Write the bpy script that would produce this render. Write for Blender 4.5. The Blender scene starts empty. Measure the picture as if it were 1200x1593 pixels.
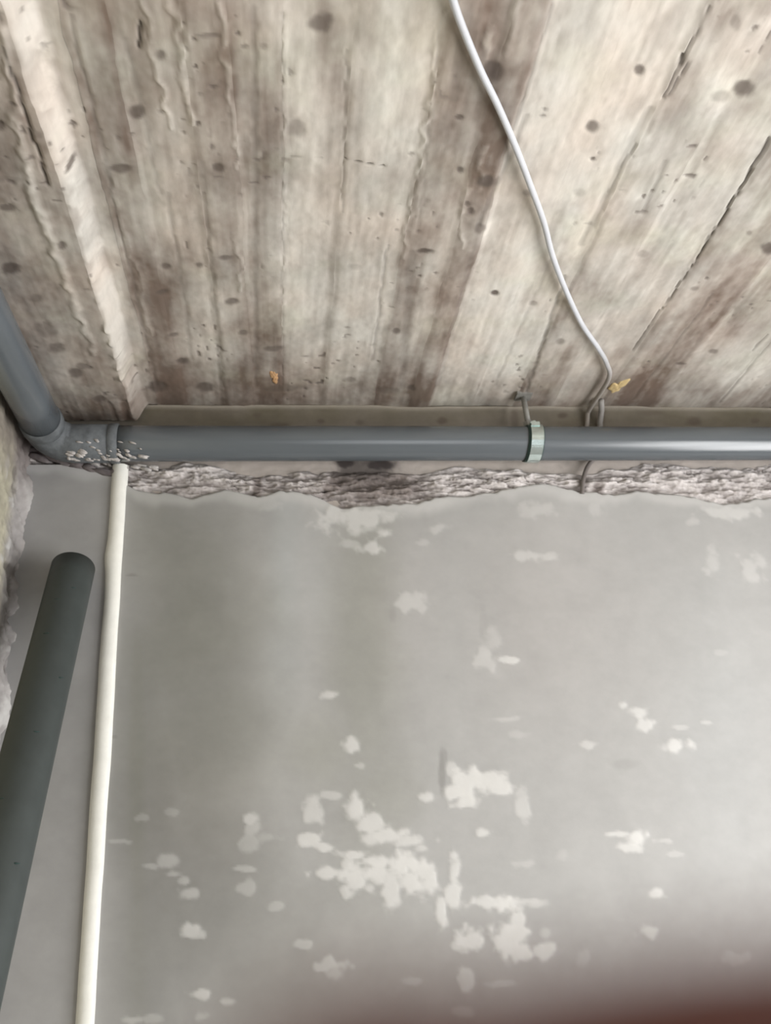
import bpy, bmesh, math
import numpy as np
from mathutils import Vector, Matrix

# ------------------------------------------------------------------ camera, world, light, exposure
# camera stands at the origin of the scene (about 1.55 m above the floor), looking up at the wall / ceiling corner
F_PX, CX, CY = 1420.0, 600.0, 796.5
RX = (0.99327468, -0.00862012, 0.11546042)      # world X axis in camera axes (right, down, forward)
RY = (-0.10365877, 0.37803058, 0.9199716)       # world Y (into the wall)
RZ = (-0.05157784, -0.92575298, 0.37459465)     # world Z (up)
S = bpy.context.scene
cam_data = bpy.data.cameras.new('camera')
cam = bpy.data.objects.new('camera', cam_data)
S.collection.objects.link(cam)
right = Vector((RX[0], RY[0], RZ[0])); down = Vector((RX[1], RY[1], RZ[1])); fwd = Vector((RX[2], RY[2], RZ[2]))
mw = Matrix.Identity(4)
for i in range(3):
    mw[i][0] = right[i]; mw[i][1] = -down[i]; mw[i][2] = -fwd[i]
cam.matrix_world = mw
cam_data.sensor_fit = 'HORIZONTAL'
cam_data.sensor_width = 36.0
cam_data.lens = F_PX / 1200.0 * 36.0
cam_data.clip_start = 0.002
cam_data.dof.use_dof = True
cam_data.dof.focus_distance = 1.22
cam_data.dof.aperture_fstop = 42.6 / 5.0
S.camera = cam

world = bpy.data.worlds.new('daylight'); S.world = world; world.use_nodes = True
wb = world.node_tree.nodes['Background']
wb.inputs[0].default_value = (0.80, 0.90, 1.0, 1); wb.inputs[1].default_value = 0.8

WALL_Y, CEIL_Z, LEFT_X = 1.5, 0.825, -0.43
RIGHT_X, REAR_Y, FLOOR_Z = 1.50, -2.6, -1.55
WIN = (-0.5, 1.15, -0.90, 0.45)    # window opening in the right wall: y0, y1, z0, z1

def area(name, loc, rot, sx, sy, power, col):
    l = bpy.data.lights.new(name, 'AREA'); l.shape = 'RECTANGLE'; l.size = sx; l.size_y = sy
    l.energy = power; l.color = col
    o = bpy.data.objects.new(name, l); S.collection.objects.link(o); o.location = loc; o.rotation_euler = rot
    return o
# daylight coming in through the window of the right wall and through the doorway of the rear wall
area('window_daylight', (RIGHT_X + 0.10, (WIN[0] + WIN[1]) / 2, (WIN[2] + WIN[3]) / 2), (0, math.radians(90), 0),
     WIN[3] - WIN[2], WIN[1] - WIN[0], 72, (1.0, 0.99, 0.985))
area('doorway_daylight', (0.9, REAR_Y - 0.10, -0.65), (math.radians(90), 0, 0), 1.0, 1.7, 12, (1.0, 0.99, 0.985))

S.view_settings.view_transform = 'Standard'; S.view_settings.look = 'None'
S.view_settings.exposure = 0.0; S.view_settings.gamma = 1.0; S.view_settings.use_curve_mapping = False

# ------------------------------------------------------------------ helpers
def ray(px, py):
    v = (px - CX, py - CY, F_PX)
    return np.array([sum(a * b for a, b in zip(r, v)) for r in (RX, RY, RZ)])
def on_wall(px, py, y=WALL_Y):
    r = ray(px, py); return r * (y / r[1])
def on_ceiling(px, py, z=CEIL_Z):
    r = ray(px, py); return r * (z / r[2])
def on_left(px, py, x=LEFT_X):
    r = ray(px, py); return r * (x / r[0])

def noise2(u, v, seed):
    """smooth value noise in [-1, 1]"""
    tab = np.random.RandomState(seed).uniform(-1, 1, (128, 128))
    iu = np.floor(u).astype(int); iv = np.floor(v).astype(int)
    fu = u - iu; fv = v - iv
    fu = fu * fu * (3 - 2 * fu); fv = fv * fv * (3 - 2 * fv)
    a = tab[iu % 128, iv % 128]; b = tab[(iu + 1) % 128, iv % 128]
    c = tab[iu % 128, (iv + 1) % 128]; d = tab[(iu + 1) % 128, (iv + 1) % 128]
    return (a * (1 - fu) + b * fu) * (1 - fv) + (c * (1 - fu) + d * fu) * fv
def fbm(u, v, seed, octaves=4, gain=0.5):
    s = 0; a = 1; n = 0
    for k in range(octaves):
        s = s + a * noise2(u * 2 ** k + 17.3 * k, v * 2 ** k + 5.1 * k, seed + k); n += a; a *= gain
    return s / n
def sstep(a, b, x):
    t = np.clip((x - a) / (b - a), 0, 1); return t * t * (3 - 2 * t)
def mix(a, b, t):
    t = np.asarray(t)[..., None]; return np.asarray(a) * (1 - t) + np.asarray(b) * t

def link(o, parent=None):
    S.collection.objects.link(o)
    if parent is not None: o.parent = parent
    return o
def grid_mesh(name, P, C, mat, parent=None, flip=False, skirt=False):
    """P: (n, m, 3) positions, C: (n, m, 3) own colour of each point"""
    n, m = P.shape[:2]
    me = bpy.data.meshes.new(name)
    idx = np.arange(n * m).reshape(n, m)
    q = np.stack([idx[:-1, :-1], idx[1:, :-1], idx[1:, 1:], idx[:-1, 1:]], -1).reshape(-1, 4)
    if flip: q = q[:, ::-1]
    me.vertices.add(n * m); me.vertices.foreach_set('co', P.reshape(-1).astype(np.float32))
    me.loops.add(q.size); me.loops.foreach_set('vertex_index', q.reshape(-1).astype(np.int32))
    me.polygons.add(len(q)); me.polygons.foreach_set('loop_start', np.arange(0, q.size, 4, dtype=np.int32))
    me.update(calc_edges=True); me.validate()
    if C is not None:
        at = me.color_attributes.new('tone', 'FLOAT_COLOR', 'POINT')
        C4 = np.ones((n * m, 4), np.float32); C4[:, :3] = np.clip(C, 0, 1).reshape(-1, 3)
        at.data.foreach_set('color', C4.reshape(-1))
    sm_ = np.ones((n - 1, m - 1), bool)
    if skirt: sm_[0] = False; sm_[-1] = False
    me.polygons.foreach_set('use_smooth', sm_.reshape(-1))
    me.materials.append(mat)
    return link(bpy.data.objects.new(name, me), parent)
def bm_obj(name, bm, mat, parent=None, smooth=True):
    me = bpy.data.meshes.new(name); bmesh.ops.recalc_face_normals(bm, faces=bm.faces)
    bm.to_mesh(me); bm.free()
    if smooth: me.polygons.foreach_set('use_smooth', np.ones(len(me.polygons), bool))
    me.materials.append(mat)
    return link(bpy.data.objects.new(name, me), parent)
def tube(bm, pts, radii, seg=24, cap=True):
    pts = [Vector(p) for p in pts]
    if not hasattr(radii, '__len__'): radii = [radii] * len(pts)
    rings = []; ref = None
    for i, p in enumerate(pts):
        a = pts[max(i - 1, 0)]; b = pts[min(i + 1, len(pts) - 1)]
        t = (b - a).normalized()
        if ref is None:
            ref = Vector((0, 0, 1)) if abs(t.z) < 0.9 else Vector((1, 0, 0))
        n = (ref - t * ref.dot(t)).normalized(); bb = t.cross(n); ref = n
        rings.append([bm.verts.new(p + (n * math.cos(k * 2 * math.pi / seg) + bb * math.sin(k * 2 * math.pi / seg)) * radii[i]) for k in range(seg)])
    for r0, r1 in zip(rings, rings[1:]):
        for k in range(seg):
            bm.faces.new((r0[k], r0[(k + 1) % seg], r1[(k + 1) % seg], r1[k]))
    if cap:
        bm.faces.new(rings[0]); bm.faces.new(rings[-1][::-1])
def box(bm, lo, hi):
    r = bmesh.ops.create_cube(bm, size=1)
    for v in r['verts']:
        for i in range(3):
            v.co[i] = lo[i] if v.co[i] < 0 else hi[i]
def tag(o, label, cat, group=None):
    o['label'] = label; o['category'] = cat
    if group: o['group'] = group
    return o
def struct(o):
    o['kind'] = 'structure'; return o
def catmull(pts, n=10):
    pts = [np.array(p, float) for p in pts]; P = [2 * pts[0] - pts[1]] + pts + [2 * pts[-1] - pts[-2]]
    out = []
    for i in range(1, len(P) - 2):
        for k in range(n):
            t = k / n
            out.append(0.5 * ((2 * P[i]) + (-P[i - 1] + P[i + 1]) * t + (2 * P[i - 1] - 5 * P[i] + 4 * P[i + 1] - P[i + 2]) * t ** 2
                              + (-P[i - 1] + 3 * P[i] - 3 * P[i + 1] + P[i + 2]) * t ** 3))
    out.append(pts[-1]); return out

# ------------------------------------------------------------------ materials
def mat(name, col=(0.5, 0.5, 0.5), rough=0.85, metal=0.0, attr=False, noise=0.0, nscale=40, bump=0.0, bscale=200, stretch=(1, 1, 1), spec=0.3, distort=0.0):
    m = bpy.data.materials.new(name); m.use_nodes = True
    nt = m.node_tree; N = nt.nodes; L = nt.links; b = N['Principled BSDF']
    b.inputs['Roughness'].default_value = rough; b.inputs['Metallic'].default_value = metal
    b.inputs['Specular IOR Level'].default_value = spec
    tc = N.new('ShaderNodeTexCoord'); mp = N.new('ShaderNodeMapping'); mp.inputs['Scale'].default_value = stretch
    L.new(tc.outputs['Object'], mp.inputs['Vector'])
    if attr:
        a = N.new('ShaderNodeAttribute'); a.attribute_name = 'tone'; src = a.outputs['Color']
    else:
        r = N.new('ShaderNodeRGB'); r.outputs[0].default_value = (*col, 1); src = r.outputs[0]
    if noise:
        n = N.new('ShaderNodeTexNoise'); n.inputs['Scale'].default_value = nscale; n.inputs['Detail'].default_value = 6; n.inputs['Roughness'].default_value = 0.65
        n.inputs['Distortion'].default_value = distort
        L.new(mp.outputs[0], n.inputs['Vector'])
        mr = N.new('ShaderNodeMapRange'); mr.inputs['From Min'].default_value = 0.3; mr.inputs['From Max'].default_value = 0.7
        mr.inputs['To Min'].default_value = 1 - noise; mr.inputs['To Max'].default_value = 1 + noise
        L.new(n.outputs['Fac'], mr.inputs['Value'])
        mx = N.new('ShaderNodeVectorMath'); mx.operation = 'SCALE'
        L.new(src, mx.inputs[0]); L.new(mr.outputs[0], mx.inputs['Scale']); src = mx.outputs[0]
    L.new(src, b.inputs['Base Color'])
    if bump:
        n = N.new('ShaderNodeTexNoise'); n.inputs['Scale'].default_value = bscale; n.inputs['Detail'].default_value = 5
        L.new(mp.outputs[0], n.inputs['Vector'])
        bp = N.new('ShaderNodeBump'); bp.inputs['Strength'].default_value = bump; bp.inputs['Distance'].default_value = 0.002
        L.new(n.outputs['Fac'], bp.inputs['Height']); L.new(bp.outputs[0], b.inputs['Normal'])
    return m
M_CONC = mat('board_marked_concrete', attr=True, rough=0.9, noise=0.09, nscale=50, bump=0.18, bscale=80, stretch=(1, 0.35, 1))
M_WALLC = mat('raw_wall_concrete', attr=True, rough=0.95, noise=0.08, nscale=30, bump=0.3, bscale=120)
M_PLAS = mat('skim_plaster', attr=True, rough=0.8, noise=0.035, nscale=25, bump=0.12, bscale=60)
M_MORT = mat('broken_mortar', attr=True, rough=0.95, noise=0.15, nscale=160, bump=0.6, bscale=220)
M_PIPE = mat('grey_plastic', (0.108, 0.122, 0.135), rough=0.24, noise=0.07, nscale=9, spec=0.9, stretch=(0.3, 1, 1))
M_ELB = mat('dusty_grey_plastic', (0.115, 0.125, 0.132), rough=0.62, noise=0.35, nscale=45, bump=0.3, spec=0.4)
M_PIPE2 = mat('dark_grey_plastic', (0.048, 0.056, 0.054), rough=0.55, noise=0.10, nscale=30, spec=0.35)
M_BEAD = mat('white_bead', (0.83, 0.82, 0.76), rough=0.6, noise=0.06, nscale=30, bump=0.1)
M_CABLE = mat('white_sheath', attr=True, rough=0.45, noise=0.04, spec=0.4)
M_ZINC = mat('zinc_plated_steel', (0.80, 0.93, 0.91), rough=0.20, metal=0.9, noise=0.1, nscale=80)
M_RUBBER = mat('dark_rubber', (0.03, 0.055, 0.05), rough=0.6)
M_ROD = mat('dull_steel', (0.27, 0.265, 0.245), rough=0.6, metal=0.2, noise=0.2, nscale=90)
M_FOAM = mat('ochre_foam', (0.62, 0.47, 0.24), rough=0.9, noise=0.15, nscale=80, bump=0.5)
M_ORANGE = mat('orange_clay', (0.55, 0.33, 0.17), rough=0.9, noise=0.2, nscale=90, bump=0.5)
M_SKIN = mat('skin', (0.135, 0.052, 0.046), rough=0.55, noise=0.06, nscale=120, bump=0.1)  # dark even tone carries the phone's shade; no phone is modelled
M_NAIL = mat('nail', (0.22, 0.10, 0.085), rough=0.35)
M_ROOM = mat('painted_plaster', (0.26, 0.25, 0.235), rough=0.9, noise=0.05, nscale=4, bump=0.1)
M_FLOOR = mat('screed_floor', (0.22, 0.20, 0.18), rough=0.9, noise=0.15, nscale=6, bump=0.2)
M_FRAME = mat('window_frame_white', (0.7, 0.7, 0.68), rough=0.5)

# ------------------------------------------------------------------ ceiling: cast against boards; one strip per board
def axis(lo, hi, a, b, fine, coarse):
    """fine steps between a and b, coarse outside"""
    parts = []
    if lo < a: parts.append(np.linspace(lo, a, max(2, int((a - lo) / coarse) + 2))[:-1])
    n = max(2, int(round((min(b, hi) - max(a, lo)) / fine)) + 1)
    parts.append(np.linspace(max(a, lo), min(b, hi), n))
    if hi > b: parts.append(np.linspace(b, hi, max(2, int((hi - b) / coarse) + 2))[1:])
    return np.concatenate(parts)

bm = bmesh.new(); box(bm, (LEFT_X - 0.2, REAR_Y - 0.2, CEIL_Z + 0.008), (RIGHT_X + 0.2, WALL_Y + 0.2, CEIL_Z + 0.2))
ceiling = struct(bm_obj('ceiling', bm, M_ROOM, smooth=False))

# seams as X / height slope of the board lines, then X
seam_s = [-0.521, -0.405, -0.305, -0.256, -0.200, -0.118, -0.062, 0.0, 0.084, 0.188, 0.262, 0.305, 0.395, 0.477, 0.560, 0.658,
          0.775, 0.894, 1.02, 1.14, 1.26, 1.38, 1.50, 1.62, 1.74, 1.86, 1.98, 2.13]
def slope_to_x(s):
    return float(on_ceiling(440 + s * 1080.0, 300.0)[0])
SX = [slope_to_x(s) for s in seam_s]
# own tone of each board: 0 dark brown grey, 1 pale cement skin
TONE = [0.30, 0.34, 0.62, 0.26, 0.46, 0.34, 0.40, 0.62, 0.66, 0.42, 0.22, 0.74, 0.84, 0.50, 0.62, 0.36, 0.52, 0.45, 0.50, 0.55, 0.45, 0.5, 0.6, 0.5, 0.45, 0.5, 0.5]
DROP = [37, 37, 6, 2, 0, 3, 1, -1, 1, 3, 5, 0, -1, 2, 0, 2.5, 0, 1, 0, 2, 1, 0, 1, 2, 0, 1, 1]   # mm below the slab soffit
# knots: picture x, y, half sizes in the picture, strength
KNOT = [(500, 38, 17, 15, .8), (213, 175, 12, 10, .95), (187, 260, 14, 7, .8), (340, 258, 10, 7, .9), (460, 200, 13, 16, .5), (765, 108, 15, 15, 1),
        (758, 278, 17, 11, 1), (745, 350, 9, 9, .7), (995, 110, 8, 8, .9), (922, 197, 11, 9, .85), (1157, 138, 15, 13, .9), (1120, 148, 14, 9, .4), (1145, 32, 8, 12, .4),
        (715, 180, 7, 4, .9), (662, 387, 12, 4, 1), (770, 455, 6, 4, 1), (20, 383, 14, 9, .95), (16, 286, 11, 6, .8), (112, 235, 7, 5, .9), (254, 455, 9, 4, .8),
        (360, 466, 10, 5, .8), (120, 550, 10, 8, .8), (128, 540, 8, 5, .6), (75, 480, 18, 11, .5), (285, 562, 8, 5, .95), (245, 600, 14, 8, .85), (320, 602, 13, 7, .8),
        (640, 600, 6, 4, .9), (617, 513, 6, 4, .8), (1195, 385, 12, 9, .9), (5, 155, 8, 10, .8), (250, 85, 9, 8, .7), (305, 100, 3, 3, 1), (308, 188, 4, 4, .9),
        (330, 225, 4, 5, .7), (157, 592, 10, 6, .8), (378, 515, 7, 4, .7), (270, 520, 9, 3, .6), (425, 542, 14, 4, .7), (545, 590, 10, 4, .5), (716, 262, 5, 5, .9),
        (732, 323, 5, 6, .9), (727, 312, 4, 4, .8), (923, 248, 4, 3, .9), (845, 180, 5, 3, .7), (848, 170, 4, 2, .6), (410, 70, 5, 5, .4), (380, 70, 6, 4, .5),
        (1080, 446, 8, 4, .5), (1110, 547, 7, 3, .6), (820, 300, 6, 5, .5), (872, 530, 7, 5, .5), (830, 473, 7, 4, .5), (1165, 360, 5, 4, .5),
        (325, 52, 18, 4, .6), (350, 398, 10, 4, .7), (310, 412, 7, 4, .7), (258, 415, 8, 5, .8), (205, 207, 4, 3, .7), (60, 170, 10, 7, .35), (1060, 565, 8, 2, .8),
        (640, 238, 4, 3, .5), (20, 240, 20, 5, .3), (553, 415, 12, 5, .25), (1000, 395, 9, 5, .3), (100, 345, 6, 6, .8), (58, 430, 10, 6, .5), (900, 300, 9, 6, .25),
        (600, 605, 18, 5, .5), (440, 605, 30, 5, .5), (90, 510, 12, 8, .6)]
# dark seam cracks between two points of the picture: x0, y0, x1, y1, width mm, strength
CRACK = [(20, 60, 80, 250, 2.2, .9), (10, 30, 20, 60, 1.6, .5), (1200, 215, 1085, 400, 2.2, .85), (1085, 400, 985, 545, 1.8, .65), (1105, 10, 1030, 150, 1.8, .6), (1062, 85, 1056, 100, 4, .8),
         (1070, 95, 1035, 150, 1.8, .7), (990, 225, 945, 300, 2.5, .45), (540, 80, 533, 330, 1.7, .28), (218, 35, 220, 75, 2.4, .9), (860, 5, 800, 200, 3.0, .3), (820, 180, 745, 345, 5, .3),
         (540, 248, 600, 258, 1.2, .7), (603, 380, 580, 560, 2.6, .3), (690, 10, 650, 360, 2, .2), (440, 20, 440, 600, 2.0, .22), (880, 430, 815, 620, 4.0, .4), (1010, 170, 905, 380, 7, .3),
         (1200, 530, 1120, 625, 2.5, .35), (1110, 455, 985, 620, 3.0, .3), (560, 110, 553, 330, 5, .12), (110, 20, 245, 600, 2.5, .3), (140, 150, 175, 290, 4, .3), (195, 60, 250, 300, 4, .22),
         (395, 10, 398, 600, 5, .22), (1195, 520, 1170, 545, 2.5, .5), (455, 245, 500, 247, 1.4, .3), (1035, 250, 1000, 330, 5, .3), (860, 400, 770, 600, 4, .18), (315, 250, 345, 600, 5, .22), (262, 300, 300, 560, 4, .2),
         (730, 0, 705, 150, 9, .22), (640, 390, 625, 600, 9, .2), (745, 360, 680, 600, 7, .22)]
# raised fins of cement paste where the boards met; step's lit face painted pale
FIN = [(50, 0, 128, 300, 9, 7, 1), (128, 300, 195, 560, 9, 6, .9), (195, 560, 212, 640, 6, 3, .6), (5, 0, 50, 250, 5, 5, .6), (50, 250, 105, 400, 8, 5, .8), (105, 400, 150, 520, 7, 4, .6),
       (225, 0, 250, 130, 3, 3, .5), (245, 100, 268, 200, 3, 3, .8), (265, 0, 300, 190, 4, 3, .8), (345, 0, 352, 100, 4, 2.5, .6), (352, 100, 370, 260, 3, 2.5, .6), (690, 20, 655, 230, 3, 2.5, .5),
       (655, 230, 625, 400, 2.5, 2, .5), (442, 30, 442, 480, 2.0, 1.5, .4), (200, 360, 235, 520, 3, 2.5, .4), (166, 250, 205, 400, 3, 2, .4), (805, 0, 790, 80, 6, 2, .4), (762, 40, 750, 85, 5, 2.5, .6),
       (755, 225, 745, 275, 7, 2.5, .6), (728, 290, 715, 380, 4, 2, .7), (180, 595, 200, 640, 8, 3, .6), (365, 370, 380, 450, 3, 2, .4), (80, 330, 100, 380, 8, 4, .5)]
# pale cement patches: x, y, half sizes
PALE = [(905, 95, 60, 120, .55), (950, 30, 60, 60, .4), (880, 250, 60, 50, .45), (1000, 240, 60, 35, .5), (960, 300, 50, 50, .6), (940, 370, 50, 60, .5), (790, 400, 40, 60, .4), (760, 500, 50, 60, .35), (1110, 110, 25, 60, .5),
        (1150, 60, 40, 30, .3), (500, 240, 50, 60, .3), (480, 340, 30, 60, .4), (475, 475, 22, 18, .9), (510, 500, 60, 60, .35), (610, 130, 50, 120, .35), (560, 200, 40, 100, .25), (300, 100, 14, 60, .5),
        (230, 320, 30, 90, .35), (290, 520, 25, 60, .35), (320, 320, 14, 80, .3), (1140, 590, 40, 15, .6), (1180, 560, 30, 20, .5), (1080, 180, 25, 40, .35), (665, 530, 18, 70, .4), (180, 470, 18, 80, .6), (345, 500, 22, 50, .3),
        (410, 120, 20, 90, .2), (1160, 330, 30, 60, .3), (660, 250, 12, 110, .25), (860, 160, 25, 70, .5), (1030, 110, 35, 60, .2), (900, 520, 50, 40, .3), (700, 590, 20, 40, .5), (80, 560, 40, 40, .15)]
# brown stained patches
STAIN = [(300, 80, 120, 80, .4), (330, 600, 180, 30, .6), (60, 440, 60, 60, .4), (760, 60, 30, 80, .5), (770, 250, 25, 120, .4), (600, 600, 120, 25, .5), (1090, 230, 30, 60, .4), (640, 420, 20, 90, .3), (870, 390, 20, 50, .4),
         (1150, 470, 50, 50, .3), (1020, 600, 130, 25, .45), (730, 180, 30, 60, .35), (415, 540, 30, 60, .4), (200, 500, 12, 80, .3), (310, 20, 60, 30, .3), (180, 100, 30, 120, .3), (10, 200, 30, 90, .4), (880, 600, 60, 20, .4)]

def blob_field(X, Y, items, plane, soft=0.35, warp=0.0, wseed=3, wfreq=60.):
    """union of soft ellipses given in picture coordinates, laid out on the surface itself"""
    out = np.zeros_like(X)
    wx = warp * fbm(X * wfreq, Y * wfreq, wseed, 3) if warp else 0
    for it in items:
        x, y, a, b, s = it
        c = plane(x, y); ex = plane(x + a, y) - c; ey = plane(x, y + b) - c
        k = [0, 1] if plane is on_ceiling else ([0, 2] if plane is on_wall else [1, 2])
        A = np.array([[ex[k[0]], ey[k[0]]], [ex[k[1]], ey[k[1]]]]); Ai = np.linalg.inv(A)
        dx = X - c[k[0]]; dy = Y - c[k[1]]
        r = np.sqrt((Ai[0, 0] * dx + Ai[0, 1] * dy) ** 2 + (Ai[1, 0] * dx + Ai[1, 1] * dy) ** 2) + wx
        out = np.maximum(out, s * (1 - sstep(1 - soft, 1 + soft, r)))
    return out
def seg_field(X, Y, items, plane, jitter=0.0, seed=9, mm=0.001):
    out = np.zeros_like(X); k = [0, 1] if plane is on_ceiling else [0, 2]
    j = jitter * noise2(X * 55, Y * 55, seed) if jitter else 0
    for (x0, y0, x1, y1, w, s) in items:
        a = plane(x0, y0)[k]; b = plane(x1, y1)[k]; d = b - a; L2 = (d ** 2).sum()
        t = np.clip(((X - a[0]) * d[0] + (Y - a[1]) * d[1]) / L2, 0, 1)
        r = np.hypot(X - a[0] - t * d[0] + j, Y - a[1] - t * d[1]) / (w * mm)
        out = np.maximum(out, s * (1 - sstep(0.3, 1.1, r)))
    return out

SOIL = [(1095, 20, 1040, 150, 14, .4), (1040, 150, 960, 300, 14, .35), (860, 10, 790, 230, 22, .45), (680, 60, 600, 600, 16, .3), (960, 290, 820, 610, 10, .4), (750, 340, 690, 600, 14, .3), (1190, 230, 1000, 540, 16, .3), (1200, 330, 1020, 600, 10, .3),
        (20, 40, 90, 330, 7, .4), (90, 10, 165, 300, 9, .3), (165, 300, 235, 590, 7, .3), (330, 150, 345, 600, 8, .22), (395, 100, 400, 600, 14, .22), (1200, 120, 1100, 260, 10, .25), (1140, 10, 1080, 120, 9, .2), (700, 0, 660, 200, 18, .25), (560, 350, 545, 600, 10, .15)]
LIME = [(1180, 80, 1020, 360, 15, .35), (1200, 555, 1130, 620, 12, .5), (1100, 430, 960, 620, 7, .3), (1165, 440, 1040, 600, 7, .35), (900, 0, 820, 260, 22, .35), (990, 200, 870, 480, 20, .35), (310, 280, 330, 460, 8, .3), (230, 200, 300, 560, 8, .3),
        (285, 40, 305, 170, 7, .4), (1200, 30, 1120, 160, 8, .35), (1130, 270, 1000, 480, 7, .3), (480, 20, 470, 450, 16, .2), (600, 60, 580, 340, 22, .2), (800, 330, 720, 600, 12, .3), (170, 30, 215, 250, 7, .2), (660, 420, 645, 600, 8, .3)]
DARK = np.array([0.225, 0.188, 0.160]); PALEC = np.array([0.60, 0.572, 0.520])
ys = axis(REAR_Y, WALL_Y + 0.004, 0.42, WALL_Y + 0.004, 0.0027, 0.09)
for i in range(len(SX) - 1):
    x0, x1 = SX[i], SX[i + 1]
    if x0 > RIGHT_X: break
    x0 = max(x0, LEFT_X - 0.01); x1 = min(x1, RIGHT_X + 0.01)
    if x1 <= x0: continue
    step = 0.0027 if x0 < 1.12 else 0.02
    us = np.linspace(0, 1, max(3, int((x1 - x0) / step) + 1))
    Ug, Yg = np.meshgrid(us, ys, indexing='ij')
    seam = lambda k: (0.0030 * noise2(Yg * 7, Yg * 0 + k * 3.7, 75) + 0.0016 * noise2(Yg * 24, Yg * 0 + k * 2.3, 76) + 0.0007 * noise2(Yg * 90, Yg * 0 + k, 77)) * (LEFT_X < SX[min(k, len(SX) - 1)] < 1.3)
    xa = x0 + seam(i); xb = x1 + seam(i + 1)
    Xg = xa + Ug * (xb - xa)
    wob = 0.0022 * noise2(Yg * 14, Xg * 0 + i * 3.3, 71) + 0.001 * noise2(Yg * 50, Xg * 0 + i, 72)
    grain = fbm(Xg * 160, Yg * 7, 21, 4, .6)
    grain2 = fbm(Xg * 60 + 4, Yg * 5, 31, 3, .6)
    blot = fbm(Xg * 11, Yg * 7, 41, 5, .6)
    fine = fbm(Xg * 130, Yg * 90, 51, 3)
    wide = fbm(Xg * 26, Yg * 6, 61, 3, .6)
    kn = blob_field(Xg, Yg, KNOT, on_ceiling, .40, .35, 3, 90.)
    ck = seg_field(Xg, Yg, CRACK, on_ceiling, .0025)
    fin = np.zeros_like(Xg); fh = np.zeros_like(Xg)
    for (a0, b0, a1, b1, w, hh, s) in FIN:
        f1 = seg_field(Xg, Yg, [(a0, b0, a1, b1, w, 1.0)], on_ceiling, .006)
        fin = np.maximum(fin, f1 * s); fh = np.maximum(fh, f1 * hh)
    pale = blob_field(Xg, Yg, PALE, on_ceiling, .8, .7, 5, 22.)
    stain = blob_field(Xg, Yg, STAIN, on_ceiling, .8, .7, 8, 18.)
    pale = pale + 0.8 * seg_field(Xg, Yg, LIME, on_ceiling, .012, 13) * (0.8 + 0.8 * grain2); stain = stain + 0.8 * seg_field(Xg, Yg, SOIL, on_ceiling, .012, 14) * (0.8 + 0.8 * grain2)
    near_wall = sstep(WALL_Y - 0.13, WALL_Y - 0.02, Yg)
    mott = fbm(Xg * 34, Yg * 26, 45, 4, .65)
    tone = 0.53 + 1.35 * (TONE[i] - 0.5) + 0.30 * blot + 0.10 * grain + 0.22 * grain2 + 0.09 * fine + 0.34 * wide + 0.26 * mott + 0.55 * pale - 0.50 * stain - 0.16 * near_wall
    # seam soiling
    e = np.minimum(Xg - xa, xb - Xg)
    tone = tone - 0.22 * (1 - sstep(0.0, 0.010, e + 2 * wob)) * np.clip(noise2(Yg * 9, Xg * 0 + i * 1.7, 66) + 0.1, 0, 1)
    # neighbouring boards left tones that run into one another
    if i + 1 < len(TONE): tone = tone + 0.5 * (TONE[i + 1] - TONE[i]) * (1 - sstep(0.0, 0.005, xb - Xg + 0.6 * wob))
    if i > 0: tone = tone + 0.5 * (TONE[i - 1] - TONE[i]) * (1 - sstep(0.0, 0.005, Xg - xa + 0.6 * wob))
    tone = tone + 0.45 * fin * (0.7 + 0.6 * fine)
    tone = np.clip(tone, -0.15, 1.1)
    C = mix(DARK, PALEC, tone)
    C = mix(C, C * np.array([1.03, 0.96, 0.925]), np.clip(0.9 * fbm(Xg * 16, Yg * 12, 47, 3) + 0.45, 0, 1))
    C = mix(C, C * np.array([0.97, 1.0, 0.95]), np.clip(1.2 * fbm(Xg * 12, Yg * 18, 49, 3), 0, 1))
    ring = np.clip(kn, 0, 1)
    C = mix(C, (0.105, 0.083, 0.070), np.clip(ring * 0.92, 0, 1))
    C = mix(C, (0.075, 0.062, 0.052), np.clip(ck, 0, 1))
    # tiny pits
    pit = sstep(0.72, 0.85, noise2(Xg * 130, Yg * 100, 91)) * sstep(0.25, 0.7, noise2(Xg * 17, Yg * 12, 92))
    C = mix(C, (0.14, 0.115, 0.10), 0.75 * pit)
    drop = DROP[i] * 0.001
    if i > 2:       # low steps between the boards, worn round
        dl = (DROP[i - 1] if i > 3 else 3) * 0.001; dr_ = DROP[i + 1] * 0.001 if i + 1 < len(DROP) else drop
        drop = drop + 0.5 * (dl - drop) * (1 - sstep(0.0, 0.007, Xg - xa)) + 0.5 * (dr_ - drop) * (1 - sstep(0.0, 0.007, xb - Xg))
    if i == 2:      # the ridge: rises from the lowered edge on the left to the rest of the soffit on the right
        t = sstep(0.0, 0.022, Xg - xa + wob); drop = 0.034 * (1 - t) + 0.003
    dz = drop + 0.0022 * blot + 0.0010 * wide + 0.0006 * grain + 0.0005 * fine + fh * 0.0007 * (0.75 + 0.35 * fine) - 0.0035 * ck - 0.0015 * pit - 0.0012 * kn
    Z = CEIL_Z - dz
    P = np.stack([Xg, Yg, Z], -1)
    if DROP[i] > 20 or i == 2:        # front face of the lowered strip stops just short of the wall
        yend = WALL_Y - 0.010
        P[..., 1] = np.where(P[..., 1] > yend, yend, P[..., 1])
        col_end = ys >= yend + 0.004
        P[:, col_end, 2] = CEIL_Z + 0.009
        P[:, ys >= yend, 2] = np.where(P[:, ys >= yend, 2] < CEIL_Z, P[:, ys >= yend, 2], CEIL_Z + 0.009)
    grid_mesh('board_strip', P, C, M_CONC, ceiling, flip=False)

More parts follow.
